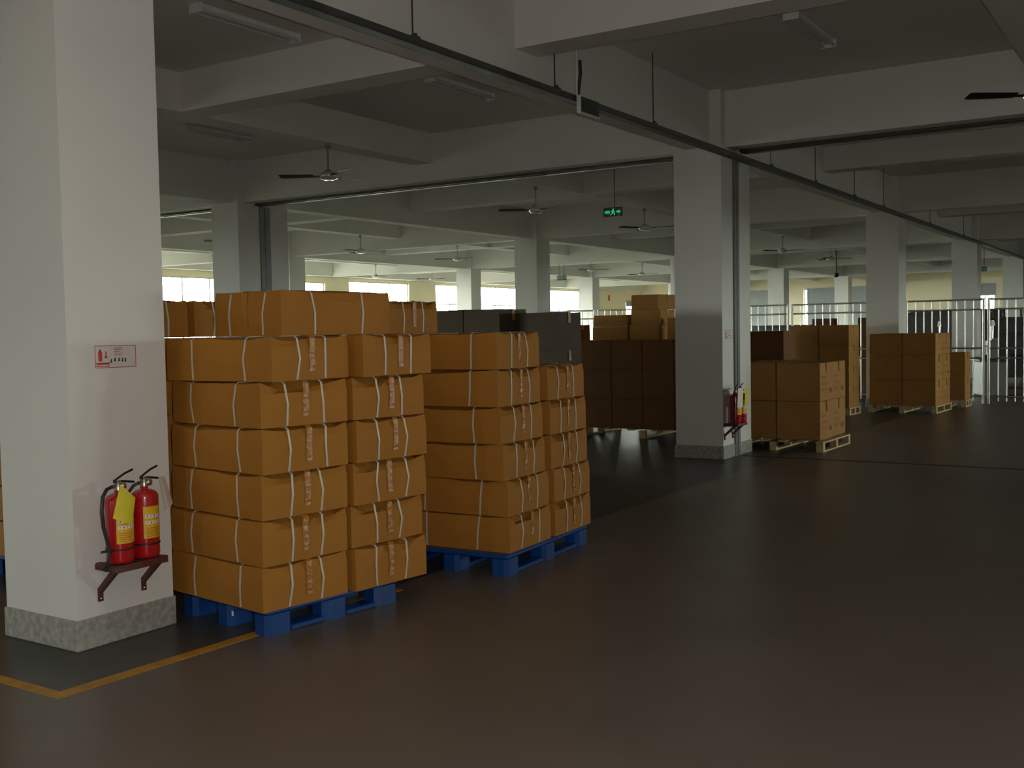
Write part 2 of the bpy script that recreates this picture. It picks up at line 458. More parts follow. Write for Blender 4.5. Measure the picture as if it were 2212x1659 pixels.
# ------------------------------------------------------------------ cartons
def carton_body(w, l, h, seed, crush=.018, bulge=.006, nx=8, ny=10, nz=4, dome=0.0):
    """closed corrugated carton, footprint w (x) by l (y), origin at the near-left bottom corner; bulged sides, crushed top rim"""
    rr = random.Random(seed)
    ph = [rr.uniform(0, 6.28) for _ in range(12)]
    cr = [rr.uniform(.15, .5) * crush for _ in range(2)] + [rr.uniform(.3, 1.0) * crush for _ in range(2)]       # -x, +x, -y, +y rims
    lean = rr.choice((0.0, 1.0))
    bl = [rr.uniform(.4, 1.2) * bulge for _ in range(4)]
    sag = rr.uniform(.2, 1.0) * .008 - dome
    inw = .008 if crush > .01 else .003
    idx = {}; vs = []
    def vert(i, j, k):
        if (i, j, k) in idx: return idx[i, j, k]
        u, v, t = i / nx, j / ny, k / nz
        x, y, z = u * w, v * l, t * h
        bu, bv, bt = 4 * u * (1 - u), 4 * v * (1 - v), 4 * t * (1 - t)
        if i == 0: x -= bl[0] * bv * bt
        if i == nx: x += bl[1] * bv * bt
        if j == 0: y -= bl[2] * bu * bt
        if j == ny: y += bl[3] * bu * bt
        if k == nz:
            def rim(c, s, p):
                e = s / 3; sh = min(1.0, 6 * e * (1 - e)) * (.55 + .9 * abs(e - lean))
                return c * sh * (.75 + .2 * math.sin(3.1 * s + p) + .12 * math.sin(8.3 * s + 2 * p))
            d = 0
            if i == 0: d = max(d, rim(cr[0], v * 3, ph[0]))
            if i == nx: d = max(d, rim(cr[1], v * 3, ph[1]))
            if j == 0: d = max(d, rim(cr[2], u * 3, ph[2]))
            if j == ny: d = max(d, rim(cr[3], u * 3, ph[3]))
            z -= max(0, d) + sag * bu * bv
            if i == 0: x += inw * .5
            if i == nx: x -= inw * .5
            if j == 0: y += inw + .5 * d
            if j == ny: y -= inw + .5 * d
        if k == 0:
            pass
        idx[i, j, k] = len(vs); vs.append((x, y, z)); return idx[i, j, k]
    fs = []
    for i in range(nx):
        for j in range(ny):
            fs.append((vert(i, j, 0), vert(i, j + 1, 0), vert(i + 1, j + 1, 0), vert(i + 1, j, 0)))
            fs.append((vert(i, j, nz), vert(i + 1, j, nz), vert(i + 1, j + 1, nz), vert(i, j + 1, nz)))
    for i in range(nx):
        for k in range(nz):
            fs.append((vert(i, 0, k), vert(i + 1, 0, k), vert(i + 1, 0, k + 1), vert(i, 0, k + 1)))
            fs.append((vert(i, ny, k), vert(i, ny, k + 1), vert(i + 1, ny, k + 1), vert(i + 1, ny, k)))
    for j in range(ny):
        for k in range(nz):
            fs.append((vert(0, j, k), vert(0, j, k + 1), vert(0, j + 1, k + 1), vert(0, j + 1, k)))
            fs.append((vert(nx, j, k), vert(nx, j + 1, k), vert(nx, j + 1, k + 1), vert(nx, j, k + 1)))
    return MB().add(vs, fs)

def strap_loop(axis, pos, w, l, h, rr, bulge=.006):
    """flat strap around the carton in a plane across x (axis 'x': plane x = pos) or y"""
    t0, t1 = .003, .0045
    j = lambda: rr.uniform(-.013, .013)
    ex = bulge + .0015
    if axis == 'x':
        a, b = l, [pos + j() for _ in range(6)]
        path = [(b[0], -t0, h * .02), (b[1], -ex - t0, h * .5), (b[2], -t0 + .003, h - .014), (b[2], .02, h + .0005), ((b[2] + b[3]) / 2, l / 2, h - .004), (b[3], l - .02, h + .0005), (b[3], l + t0 - .003, h - .014), (b[4], l + ex + t0, h * .5), (b[5], l + t0, h * .02)]
        wd = Vector((1, 0, 0)); c0 = Vector((pos, l / 2, h / 2))
    else:
        b = [pos + j() for _ in range(6)]
        path = [(-t0, b[0], h * .02), (-ex - t0, b[1], h * .5), (-t0 + .003, b[2], h - .014), (.02, b[2], h + .0005), (w / 2, (b[2] + b[3]) / 2, h - .004), (w - .02, b[3], h + .0005), (w + t0 - .003, b[3], h - .014), (w + ex + t0, b[4], h * .5), (w + t0, b[5], h * .02)]
        wd = Vector((0, 1, 0)); c0 = Vector((w / 2, pos, h / 2))
    path = [Vector(p) for p in path]
    vs = []; fs = []; hw = .0062
    for i, p in enumerate(path):
        d = (path[min(i + 1, len(path) - 1)] - path[max(i - 1, 0)]).normalized()
        n = wd.cross(d).normalized()
        if n.dot(p - c0) < 0: n = -n
        for q in (p - wd * hw, p + wd * hw, p + wd * hw - n * .0025, p - wd * hw - n * .0025): vs.append(q)
    m = len(path)
    for i in range(m - 1):
        for k in range(4):
            k2 = (k + 1) % 4
            fs.append((i * 4 + k, i * 4 + k2, (i + 1) * 4 + k2, (i + 1) * 4 + k))
    fs += [(3, 2, 1, 0), ((m - 1) * 4, (m - 1) * 4 + 1, (m - 1) * 4 + 2, (m - 1) * 4 + 3)]
    return MB().add(vs, fs)

def tape_strip(w, l, h, rr, drop=.8):
    """wrinkled tape along the top seam and down both short ends"""
    hw = .020; cx = w / 2 + rr.uniform(-.02, .02); vs = []; fs = []
    path = [(-.0085, h * (1 - drop))] + [(-.0085, h * (1 - drop) + (h * drop - .012) * k / 4) for k in range(1, 5)] + [(.006, h + .0012), (l / 2, h - .006), (l - .006, h + .0012)] + [(l + .0085, h - .012 - (h * drop - .012) * k / 4) for k in range(0, 5)]
    for y, z in path:
        o = rr.uniform(-.004, .004); q = rr.uniform(0, .0022)
        sg = -1 if y < 0 else (1 if y > l else 0)
        for k, dx in enumerate((-hw, -hw * .3, hw * .3, hw)):
            vs.append((cx + dx + o, y + sg * (q if k in (1, 2) else 0), z))
    for i in range(len(path) - 1):
        for k in range(3):
            fs.append((i * 4 + k, i * 4 + k + 1, (i + 1) * 4 + k + 1, (i + 1) * 4 + k))
    return MB().add(vs, fs)

CART_G = 'strapped brown cartons on the blue pallets'
BW, BL, BH, PITCH_Z = .592, .895, .2465, .2495
_seed = [100]
def strapped_carton(x, y, z, yaw, label, group, w=BW, l=BL, h=BH, m='card', crush=.058, swap=False, dome=0.0):
    """near-left bottom corner at (x, y); short end faces -y of the local frame (long side if swap)"""
    _seed[0] += 1
    rr = random.Random(_seed[0])
    t = thing('cardboard_carton', label, 'carton', (x, y, z), math.radians(yaw), group)
    carton_body(w, l, h, _seed[0], crush, dome=dome).build('body', m, t)
    for f in (.30, .70): strap_loop('x', w * (f + rr.uniform(-.03, .03)), w, l, h, rr).build('strap', 'strap', t)
    for f in (.25, .75): strap_loop('y', l * (f + rr.uniform(-.03, .03)), w, l, h, rr).build('strap', 'strap', t)
    if not swap: tape_strip(w, l, h, rr).build('tape', 'tape', t)
    else:
        tp = tape_strip(l, w, h, rr).build('tape', 'tape', t)
        tp.rotation_euler = (0, 0, math.radians(90)); tp.location = (w, 0, 0)
    return t

ORD = ['bottom', 'second', 'third', 'fourth', 'fifth', 'sixth', 'seventh']
PZ = .150
def layers_z(i): return PZ + .001 + PITCH_Z * i

# stack beside the column with extinguishers
S1a = [(4.027, 4.210, -8), (4.028, 4.202, -7.6), (4.042, 4.212, -8.4), (4.040, 4.196, -8.2), (4.052, 4.212, -9.2), (4.112, 4.180, -2)]
S1b = [(4.634, 4.092, -8), (4.638, 4.121, -8), (4.650, 4.105, -9), (4.664, 4.085, -7), (4.668, 4.112, -8), (4.742, 4.088, -6)]
for i in range(6):
    strapped_carton(S1a[i][0], S1a[i][1], layers_z(i), S1a[i][2], 'strapped brown carton, %s layer of the pallet stack beside the extinguisher column, column side' % ORD[i], CART_G, l=.885)
    strapped_carton(S1b[i][0] + .012, S1b[i][1], layers_z(i), S1b[i][2], 'strapped brown carton, %s layer of the pallet stack beside the extinguisher column, aisle end' % ORD[i], CART_G, w=.575)
strapped_carton(4.40, 4.385, layers_z(6), -3.2, 'single strapped carton lying crosswise on top of the stack beside the column', CART_G, w=.91, l=.585, h=.262, swap=True, dome=.014, crush=.02)

# stack on the second pallet: leaning, its aisle end one carton lower
S2a = [(5.958, 3.871), (5.939, 3.87), (5.887, 3.868), (5.86, 3.867), (5.832, 3.866), (5.829, 3.866)]
S2b = [(6.612, 3.9), (6.605, 3.9), (6.568, 3.899), (6.556, 3.898), (6.528, 3.897)]
for i in range(6):
    strapped_carton(*S2a[i], layers_z(i), 3, 'strapped brown carton, %s layer of the leaning pallet stack, on its taller side' % ORD[i], CART_G)
    if i < 5:
        strapped_carton(*S2b[i], layers_z(i), 3, 'strapped brown carton, %s layer of the leaning pallet stack, on its lower side' % ORD[i], CART_G)

# stacks in the row behind
for i in range(6):
    strapped_carton(4.215 + .004 * i, 5.64, layers_z(i), 0, 'strapped brown carton, %s layer of the stack wedged behind the column, column side' % ORD[i], CART_G, l=.86, crush=.010)
    strapped_carton(4.86 + .004 * i, 5.64, layers_z(i), 0, 'strapped brown carton, %s layer of the stack wedged behind the column, far side' % ORD[i], CART_G, l=.86, crush=.010)
strapped_carton(4.22, 5.65, layers_z(6), 1, 'strapped carton on top of the stack wedged behind the column, column side', CART_G, l=.86)
strapped_carton(4.87, 5.66, layers_z(6), 0, 'strapped carton on top of the stack wedged behind the column, far side', CART_G, l=.86)
for i in range(6):
    strapped_carton(5.86, 5.02, layers_z(i), 2, 'strapped brown carton, %s layer of the stack behind the leaning one, inner side' % ORD[i], CART_G)
    strapped_carton(6.50, 5.04, layers_z(i), 2, 'strapped brown carton, %s layer of the stack behind the leaning one, outer side' % ORD[i], CART_G)
strapped_carton(6.14, 5.05, layers_z(6), -3, 'strapped carton on top of the stack behind the leaning one', CART_G)
for i in range(5):
    strapped_carton(4.24, 6.68, layers_z(i), 0, 'strapped brown carton, %s layer of the third stack back from the aisle beside the column' % ORD[i], CART_G, l=.86)
    strapped_carton(4.88, 6.68, layers_z(i), 0, 'strapped brown carton, %s layer of the third stack back, away from the column' % ORD[i], CART_G, l=.86)

# ------------------------------------------------------------------ pallets
def plastic_pallet(x, y, yaw, label, w=1.16, l=.92):
    t = thing('plastic_pallet', label, 'pallet', (x, y, 0), math.radians(yaw), 'blue plastic pallets')
    MB().bbox(0, w, 0, l, .118, PZ, .008).build('deck', 'blue', t)
    fx = [0, w / 2 - .09, w - .18]; fy = [0, l / 2 - .07, l - .14]
    for a in fx:
        for b in fy:
            f = MB(); bw, bl, c = .18, .14, .028
            T = Matrix.Translation((a, b, .0))
            f.prism([(c, 0), (bw - c, 0), (bw, c), (bw, bl - c), (bw - c, bl), (c, bl), (0, bl - c), (0, c)], .118, T)
            f.build('foot', 'blue', t)
    for b in fy:
        for xa, xb in ((fx[0] + .175, fx[1] + .005), (fx[1] + .175, fx[2] + .005)):
            MB().bbox(xa, xb, b + .012, b + .128, .002, .03, .004).build('runner', 'blue', t)
    return t
plastic_pallet(4.085, 4.245, -8, 'blue plastic pallet under the carton stack beside the extinguisher column', w=.98, l=.84)
plastic_pallet(5.90, 3.86, 3.5, 'blue plastic pallet under the leaning carton stack by the aisle', w=1.27, l=.92)
plastic_pallet(4.22, 5.62, 0, 'blue plastic pallet under the stack wedged behind the column', w=1.2, l=.88)
plastic_pallet(5.86, 5.02, 2, 'blue plastic pallet under the stack behind the leaning one', w=1.2, l=.9)
plastic_pallet(4.25, 6.67, 0, 'blue plastic pallet under the third stack back beside the column', w=1.2, l=.88)
# scrap of white paper on the first pallet
sc_ = MB().box(-.012, .012, -.0015, .0015, -.014, .014).build('paper_scrap', 'lab_w')
sc_.location = (4.155, 4.595, .075); sc_.rotation_euler = (0, 0, math.radians(82))
tag(sc_, 'tiny white paper scrap stuck to a blue pallet foot', 'paper')

WOOD_H = .135
def wooden_pallet(x, y, yaw, w, l, label, h=WOOD_H, m='wood'):
    t = thing('wooden_pallet', label, 'pallet', (x, y, 0), math.radians(yaw), 'wooden pallets')
    n = 6
    for k in range(n):
        b0 = (l - .1) * k / (n - 1)
        MB().box(0, w, b0, b0 + .1, h - .02, h).build('deck_board', m, t)
    for a in (0, w / 2 - .04, w - .08):
        for b in (0, l / 2 - .045, l - .09):
            MB().box(a, a + .08, b, b + .09, .02, h - .02).build('block', m, t)
    for b in (0, l / 2 - .045, l - .09):
        MB().box(0, w, b, b + .09, 0, .02).build('bottom_board', m, t)
    return t

_proto = {}
def plain_carton(x, y, z, yaw, w, l, h, label, group, m='card_dark', tape=True, marks=0, flap=False):
    key = (round(w, 3), round(l, 3), round(h, 3), m, tape, marks, flap)
    if key in _proto:
        return dup(_proto[key], (x, y, z), math.radians(yaw), label, group)
    t = thing('cardboard_carton', label, 'carton', (x, y, z), math.radians(yaw), group)
    _seed[0] += 1
    carton_body(w, l, h, _seed[0], .006, .004, 4, 4, 2).build('body', m, t)
    if tape:
        MB().box(w / 2 - .03, w / 2 + .03, -.0065, -.0045, h * .72, h - .004).box(w / 2 - .03, w / 2 + .03, .0, l, h - .0035, h + .001).build('tape', 'tape', t)
    if marks:
        p = MB()
        for k in range(marks):
            zz = h * (.25 + .5 * k / max(1, marks))
            p.box(w * .14, w * (.44 + .08 * (k % 2)), -.0058, -.0048, zz, zz + h * .07)
        for k in range(3):
            p.box(w * .64 + k * w * .09, w * .70 + k * w * .09, -.0058, -.0048, h * .2, h * .32)
        p.build('print', 'print', t)
    if flap:
        T = Matrix.Translation((0, l * .5, h)) @ Matrix.Rotation(math.radians(-22), 4, 'X')
        MB().box(.004, w - .004, 0, l * .45, 0, .006, T).build('flap', m, t)
    _proto[key] = t
    return t

G6 = 'pale printed cartons on the wooden pallet'
# pallet of printed cartons past the second column
wooden_pallet(13.74, 4.05, -1, 1.22, 1.35, 'pale wooden pallet under printed cartons past the second column')
names6 = ['nearest the aisle by the column', 'outer', 'inner']
for k in range(2):
    for ix in range(2):
        for iy in range(2):
            pos = ('on the column side' if ix == 0 else 'on the far side') + (' at the aisle' if iy == 0 else ' behind')
            plain_carton(13.95 + ix * .585, 4.15 + iy * .60, WOOD_H + .001 + k * .512, -1, .575, .59, .508, 'printed carton, %s layer on the pale wooden pallet, %s' % (('lower', 'upper')[k], pos), G6, m='card_pale', marks=3)

GD = 'dull cartons stacked beyond the second column'
def block(x, y, yaw, nx, ny, w, l, hs, where, m='card_dark', pal=True, marks=0, skip=()):
    z = .0
    if pal:
        wooden_pallet(x - .02, y - .02, yaw, nx * w + .04, ny * l + .04, 'wooden pallet under ' + where)
        z = WOOD_H + .001
    ca, sa = math.cos(math.radians(yaw)), math.sin(math.radians(yaw))
    rows = ['front', 'second', 'third', 'fourth', 'fifth']
    for k, h in enumerate(hs):
        for i in range(nx):
            for j in range(ny):
                if (i, j, k) in skip: continue
                jx = R.uniform(-.004, .004) if k else 0
                lx, ly = i * w + jx + .004, j * l + .004
                col = '' if nx == 1 else (', near side' if i == 0 else ', far side')
                row = '' if ny == 1 else ', %s row' % rows[j]
                mm = m if not isinstance(m, (list, tuple)) else m[(i + j * 2 + k) % len(m)]
                plain_carton(x + lx * ca - ly * sa, y + lx * sa + ly * ca, z, yaw, w - .012, l - .012, h - .003, '%s layer carton in %s%s%s' % (ORD[k], where, row, col), GD, m=mm, marks=marks)
        z += h

# dark block right behind the second column
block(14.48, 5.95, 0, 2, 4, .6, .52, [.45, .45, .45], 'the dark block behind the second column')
# higher cartons on it
ZB = .1362 + 1.35
plain_carton(14.68, 6.80, ZB, 2, .60, .48, .225, 'shallow carton on the dark block by the second column, lowest of three', GD, m='card_pale')
plain_carton(14.72, 6.78, ZB + .228, 4, .60, .48, .225, 'shallow carton on the dark block by the second column, middle of three', GD, m='card_pale')
plain_carton(14.70, 6.81, ZB + .456, -3, .59, .46, .225, 'shallow carton on the dark block by the second column, highest of three', GD, m='card_pale')
plain_carton(14.72, 7.34, ZB, 1, .60, .60, .20, 'shallow carton beside the pile of three, lower one', GD, m='card_pale')
plain_carton(14.74, 7.35, ZB + .203, -2, .60, .60, .18, 'shallow carton beside the pile of three, upper one', GD, m='card_pale')
plain_carton(14.50, 6.16, ZB, -1, .42, .42, .32, 'small pale carton on the dark block, lowest on the column side', GD, m='card_pale')
# greyish stacks further back in the bay
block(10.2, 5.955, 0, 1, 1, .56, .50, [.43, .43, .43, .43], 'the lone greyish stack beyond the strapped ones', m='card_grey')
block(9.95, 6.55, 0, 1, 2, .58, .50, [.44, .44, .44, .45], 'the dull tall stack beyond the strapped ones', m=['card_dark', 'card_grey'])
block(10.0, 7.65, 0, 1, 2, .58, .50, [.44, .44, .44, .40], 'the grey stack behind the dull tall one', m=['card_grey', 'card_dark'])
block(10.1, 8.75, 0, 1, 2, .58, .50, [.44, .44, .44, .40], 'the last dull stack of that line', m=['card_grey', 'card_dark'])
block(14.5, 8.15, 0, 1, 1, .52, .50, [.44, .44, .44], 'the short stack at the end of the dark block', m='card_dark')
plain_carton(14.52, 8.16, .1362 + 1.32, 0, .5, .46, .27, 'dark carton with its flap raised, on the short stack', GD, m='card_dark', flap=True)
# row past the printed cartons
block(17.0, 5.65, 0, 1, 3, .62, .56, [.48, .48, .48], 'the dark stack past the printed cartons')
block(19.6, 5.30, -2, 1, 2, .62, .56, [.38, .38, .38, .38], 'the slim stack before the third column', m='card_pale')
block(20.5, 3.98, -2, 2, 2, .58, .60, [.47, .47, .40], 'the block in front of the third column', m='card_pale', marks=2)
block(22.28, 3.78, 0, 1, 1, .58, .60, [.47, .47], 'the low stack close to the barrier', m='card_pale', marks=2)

# ------------------------------------------------------------------ fire extinguishers on brackets
def curved_patch(mb, c, r, a0, a1, z0, z1, n=12):
    vs = []; fs = []
    for k in range(n + 1):
        a = a0 + (a1 - a0) * k / n
        for z in (z0, z1): vs.append((c[0] + r * math.cos(a), c[1] + r * math.sin(a), c[2] + z))
    for k in range(n): fs.append((2 * k, 2 * k + 2, 2 * k + 3, 2 * k + 1))
    return mb.add(vs, fs, True)

def extinguisher(x, y, z, rz, label, hose='side', r=.072, h=.335):
    t = thing('fire_extinguisher', label, 'extinguisher', (x, y, z), rz, 'fire extinguishers')
    prof = [(0, .004), (r * .78, .004), (r * .80, 0), (r * .92, .004), (r, .02), (r, h)]
    for k in range(1, 8):
        a = math.pi / 2 * k / 8
        prof.append((r * math.cos(a) * .98 + .001, h + .042 * math.sin(a)))
    prof += [(.020, h + .044), (.020, h + .06), (0, h + .06)]
    MB().lathe(prof, 28).build('cylinder', 'red', t)
    v = MB()
    v.lathe([(.021, h + .055), (.021, h + .085), (.016, h + .09), (.016, h + .105), (0, h + .105)], 14)
    v.tube([(0, 0, h + .078), (-.05, -.005, h + .078)], .010, 8)
    v.build('valve', 'brass', t)
    hd = MB()
    hd.tube([(-.02, 0, h + .098), (.02, 0, h + .100), (.065, 0, h + .093), (.115, 0, h + .084)], .006, 6)
    hd.build('carry_handle', 'black', t)
    lv = MB()
    lv.tube([(-.022, 0, h + .108), (.01, 0, h + .122), (.05, 0, h + .138), (.108, 0, h + .152)], .0065, 6)
    lv.tube([(-.02, 0, h + .095), (-.022, 0, h + .112)], .009, 6)
    lv.build('squeeze_lever', 'black', t)
    g = MB().lathe([(0, 0), (.018, 0), (.018, .012), (0, .012)], 14)
    go = g.build('pressure_gauge', 'chrome', t)
    go.location = (.012, -.020, h + .075); go.rotation_euler = (math.radians(90), 0, 0)
    MB().lathe([(r + .0012, .075), (r + .0028, .076), (r + .0028, .084), (r + .0012, .085)], 28).build('strap', 'black', t)
    a0, a1 = math.radians(-148), math.radians(-40)
    lb = curved_patch(MB(), (0, 0, 0), r + .0008, a0, a1, .112, .285).build('label', 'lab_y', t)
    tp = MB()
    for z0, z1 in ((.190, .206), (.222, .240)): curved_patch(tp, (0, 0, 0), r + .0014, a0 + .12, a1 - .08, z0, z1)
    tp.build('label_band', 'lab_w', lb)
    mk = MB()
    for q, (z0, z1) in enumerate(((.192, .203), (.225, .237))):
        for k in range(6):
            a = a0 + .25 + k * .26
            curved_patch(mk, (0, 0, 0), r + .002, a, a + (.10 if (k + q) % 2 else .06), z0 + .002, z1 - .001, 2)
    for k in range(5): curved_patch(mk, (0, 0, 0), r + .002, a0 + .2, a0 + 1.3 - .1 * (k % 2), .122 + k * .011, .125 + k * .011, 6)
    tag(mk.build('label_print', 'lab_r', lb), kind='stuff')
    if hose == 'rear':
        MB().tube([(-.05, -.005, h + .078), (-.07, .012, h + .066), (-.083, .045, h + .02), (-.086, .070, h - .06), (-.084, .076, h - .2), (-.08, .074, .06)], .0085, 8).build('hose', 'black', t)
    if hose == 'side':
        hs = MB().tube([(-.05, -.005, h + .078), (-.085, -.006, h + .070), (-.115, -.008, h + .035), (-.128, -.01, h - .04), (-.122, -.012, h - .12), (-.10, -.014, h - .20), (-.088, -.014, h - .27), (-.09, -.012, .055)], .0095, 8)
        ho = hs.build('hose', 'black', t)
        MB().tube([(-.09, -.012, .055), (-.096, -.014, .03), (-.115, -.018, .0), (-.13, -.02, -.012)], .013, 8, rs=[.009, .010, .014, .016]).build('nozzle', 'black', ho)
        MB().tube([(-.145, -.014, .084), (-.075, -.014, .08)], .006, 6).build('hose_clip', 'black', t)
    return t

def card(name, quad, n, m, label, cat, sag=.01):
    """thin hanging tag; quad = four corners TL, TR, BR, BL"""
    q = [Vector(p) for p in quad]; vs = []; fs = []
    nr = Vector(n)
    for side in (0, 1):
        for j in range(5):
            for i in range(5):
                u, v = i / 4, j / 4
                p = (q[0] * (1 - u) + q[1] * u) * (1 - v) + (q[3] * (1 - u) + q[2] * u) * v
                p = p + nr * (sag * (4 * u * (1 - u)) * (v + .2) + side * .0012)
                vs.append(p)
    for side in (0, 1):
        for j in range(4):
            for i in range(4):
                a = side * 25 + j * 5 + i
                f = (a, a + 1, a + 6, a + 5)
                fs.append(f if side else f[::-1])
    o = MB().add(vs, fs, True).build(name, m)
    return tag(o, label, cat)

def bracket(x0, x1, yf, zt, label):
    """angle-iron shelf fixed to a column face at y = yf"""
    t = thing('extinguisher_bracket', label, 'bracket', (0, 0, 0), 0, 'rusty extinguisher brackets')
    t.location = (x0, yf, zt)
    W = x1 - x0; D = .19
    mb = MB().box(0, W, -D, -D + .006, -.035, 0).box(0, W, -D + .006, -D + .04, -.005, 0)
    mb.build('front_rail', 'rack', t)
    MB().box(0, .006, -D + .006, 0, -.035, -.006).box(.006, .04, -D + .04, 0, -.005, 0).build('side_rail', 'rack', t)
    MB().box(W - .006, W, -D + .006, 0, -.035, -.006).box(W - .04, W - .006, -D + .04, 0, -.005, 0).build('side_rail', 'rack', t)
    MB().box(.04, W - .04, -D + .045, -D + .165, -.004, -.001).build('shelf_plate', 'rack', t)
    for xa in (.008, W - .04):
        T = Matrix.Translation((xa, 0, 0))
        leg = MB().prism([(-D + .03, -.036), (-.012, -.165), (-.012, -.21), (-.004, -.21), (-.004, -.14), (-D + .075, -.036)], .03, T @ Matrix(((0, 0, 1, 0), (1, 0, 0, 0), (0, 1, 0, 0), (0, 0, 0, 1))))
        lg = leg.build('leg', 'rack', t)
        bt = MB().lathe([(0, 0), (.009, 0), (.009, .006), (0, .006)], 8).build('bolt', 'chrome', lg)
        bt.location = (xa + .015, -.013, -.195); bt.rotation_euler = (math.radians(90), 0, 0)
    return t

YF = 4.935
bracket(3.518, 3.845, YF, .452, 'rusty angle-iron bracket holding two extinguishers beside the blue-pallet stack')
extinguisher(3.595, 4.82, .4525, math.radians(8), 'red fire extinguisher with a black hose and a yellow tag in front')
extinguisher(3.762, 4.82, .4525, math.radians(12), 'red fire extinguisher with its whole yellow label showing, white tag behind', hose='rear')
card('inspection_tag', [(3.545, 4.735, .885), (3.64, 4.74, .80), (3.605, 4.728, .660), (3.483, 4.722, .715)], (-.3, -1, 0), 'card_y', 'yellow inspection card tied over the hosed extinguisher', 'tag', .012)
card('inspection_tag', [(3.842, 4.80, .885), (3.915, 4.84, .875), (3.985, 4.86, .715), (3.885, 4.80, .69)], (-.5, -1, 0), 'lab_w', 'white inspection card hanging beside the fully labelled extinguisher', 'tag', .01)

bracket(12.528, 12.855, YF, .452, 'rusty angle-iron bracket on the wide column with the cover strip')
extinguisher(12.60, 4.80, .4525, math.radians(5), 'red fire extinguisher on the wide column, hose hanging beside it')
extinguisher(12.775, 4.80, .4525, math.radians(5), 'red fire extinguisher on the wide column, covered by a tag', hose='none')
card('inspection_tag', [(12.42, 4.70, .90), (12.60, 4.70, .90), (12.61, 4.715, .66), (12.43, 4.715, .66)], (0, -1, 0), 'lab_w', 'white card over the extinguishers on the wide column', 'tag', .006)
card('inspection_tag', [(12.66, 4.70, .90), (12.79, 4.705, .90), (12.81, 4.715, .68), (12.68, 4.715, .66)], (0, -1, 0), 'card_y', 'yellow card over the extinguishers on the wide column', 'tag', .006)

# ------------------------------------------------------------------ instruction stickers
def sticker(x, z, y, w, h, label):
    t = thing('instruction_sticker', label, 'sticker', (x, y, z), 0)
    base = MB().box(0, w, -.0015, 0, 0, h).build('sheet', 'sheet', t)
    f = MB(); b = h * .028; yy0, yy1 = -.0022, -.0015
    f.box(0, w, yy0, yy1, 0, b).box(0, w, yy0, yy1, h - b, h).box(0, b, yy0, yy1, b, h - b).box(w - b, w, yy0, yy1, b, h - b)
    f.build('border', 'lab_r', t)
    T = Matrix(((1, 0, 0, 0), (0, 0, 1, yy0), (0, 1, 0, 0), (0, 0, 0, 1)))
    S = lambda pts: [(px_ * h, pz_ * h) for px_, pz_ in pts]
    ic = MB()
    ic.prism(S([(.17, .30), (.36, .30), (.37, .70), (.33, .76), (.32, .83), (.22, .83), (.21, .76), (.16, .70)]), .0007, T)
    ic.build('extinguisher_icon', 'lab_r', t)
    ar = MB()
    ar.prism(S([(.56, .40), (.66, .52), (.60, .52), (.60, .74), (.53, .74), (.53, .52), (.46, .52)]), .0007, T)
    ar.build('arrow', 'lab_r', t)
    tx = MB()
    tx.box(h * .06, h * .74, yy0, yy1, h * .15, h * .24)
    tx.box(h * .06, h * .74, yy0, yy1, h * .06, h * .10)
    for k in range(5): tx.box(h * 1.0, h * (1.42 - .05 * (k % 3)), yy0, yy1, h * (.86 - .075 * k), h * (.885 - .075 * k))
    tx.build('text', 'lab_r', t)
    fg = MB()
    for cx, cz in ((.83, .30), (1.02, .36), (1.24, .36), (1.42, .34), (1.58, .34)):
        fg.prism(S([(cx - .045, cz - .07), (cx + .045, cz - .09), (cx + .02, cz), (cx + .05, cz + .05), (cx, cz + .10), (cx - .03, cz + .02)]), .0007, T)
    fg.build('figures', 'black', t)
    return t
sticker(3.566, 1.491, YF, .260, .121, 'white and red fire extinguisher instruction sticker above the extinguishers on the thick column')
sticker(12.60, 1.507, YF, .27, .112, 'faded red instruction sticker on the wide column beside its cover strip')

# ------------------------------------------------------------------ cable tray on rods, exit signs
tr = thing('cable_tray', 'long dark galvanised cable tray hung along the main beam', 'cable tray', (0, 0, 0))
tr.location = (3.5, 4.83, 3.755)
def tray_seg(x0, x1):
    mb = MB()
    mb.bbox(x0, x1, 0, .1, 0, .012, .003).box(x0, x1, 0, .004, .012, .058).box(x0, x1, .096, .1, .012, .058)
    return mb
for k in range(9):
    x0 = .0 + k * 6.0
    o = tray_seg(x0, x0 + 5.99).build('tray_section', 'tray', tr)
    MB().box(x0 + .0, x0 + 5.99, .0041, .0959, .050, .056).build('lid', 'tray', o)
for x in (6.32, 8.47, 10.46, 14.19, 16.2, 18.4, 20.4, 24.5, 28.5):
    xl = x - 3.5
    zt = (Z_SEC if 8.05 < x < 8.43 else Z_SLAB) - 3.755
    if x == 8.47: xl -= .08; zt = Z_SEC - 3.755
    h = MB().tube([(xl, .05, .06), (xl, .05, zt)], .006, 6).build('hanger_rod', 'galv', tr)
    MB().bbox(xl - .03, xl + .06, .02, .08, .058, .085, .004).tube([(xl + .03, .05, .085), (xl + .03, .05, .105)], .018, 8).build('clamp', 'galv', h)

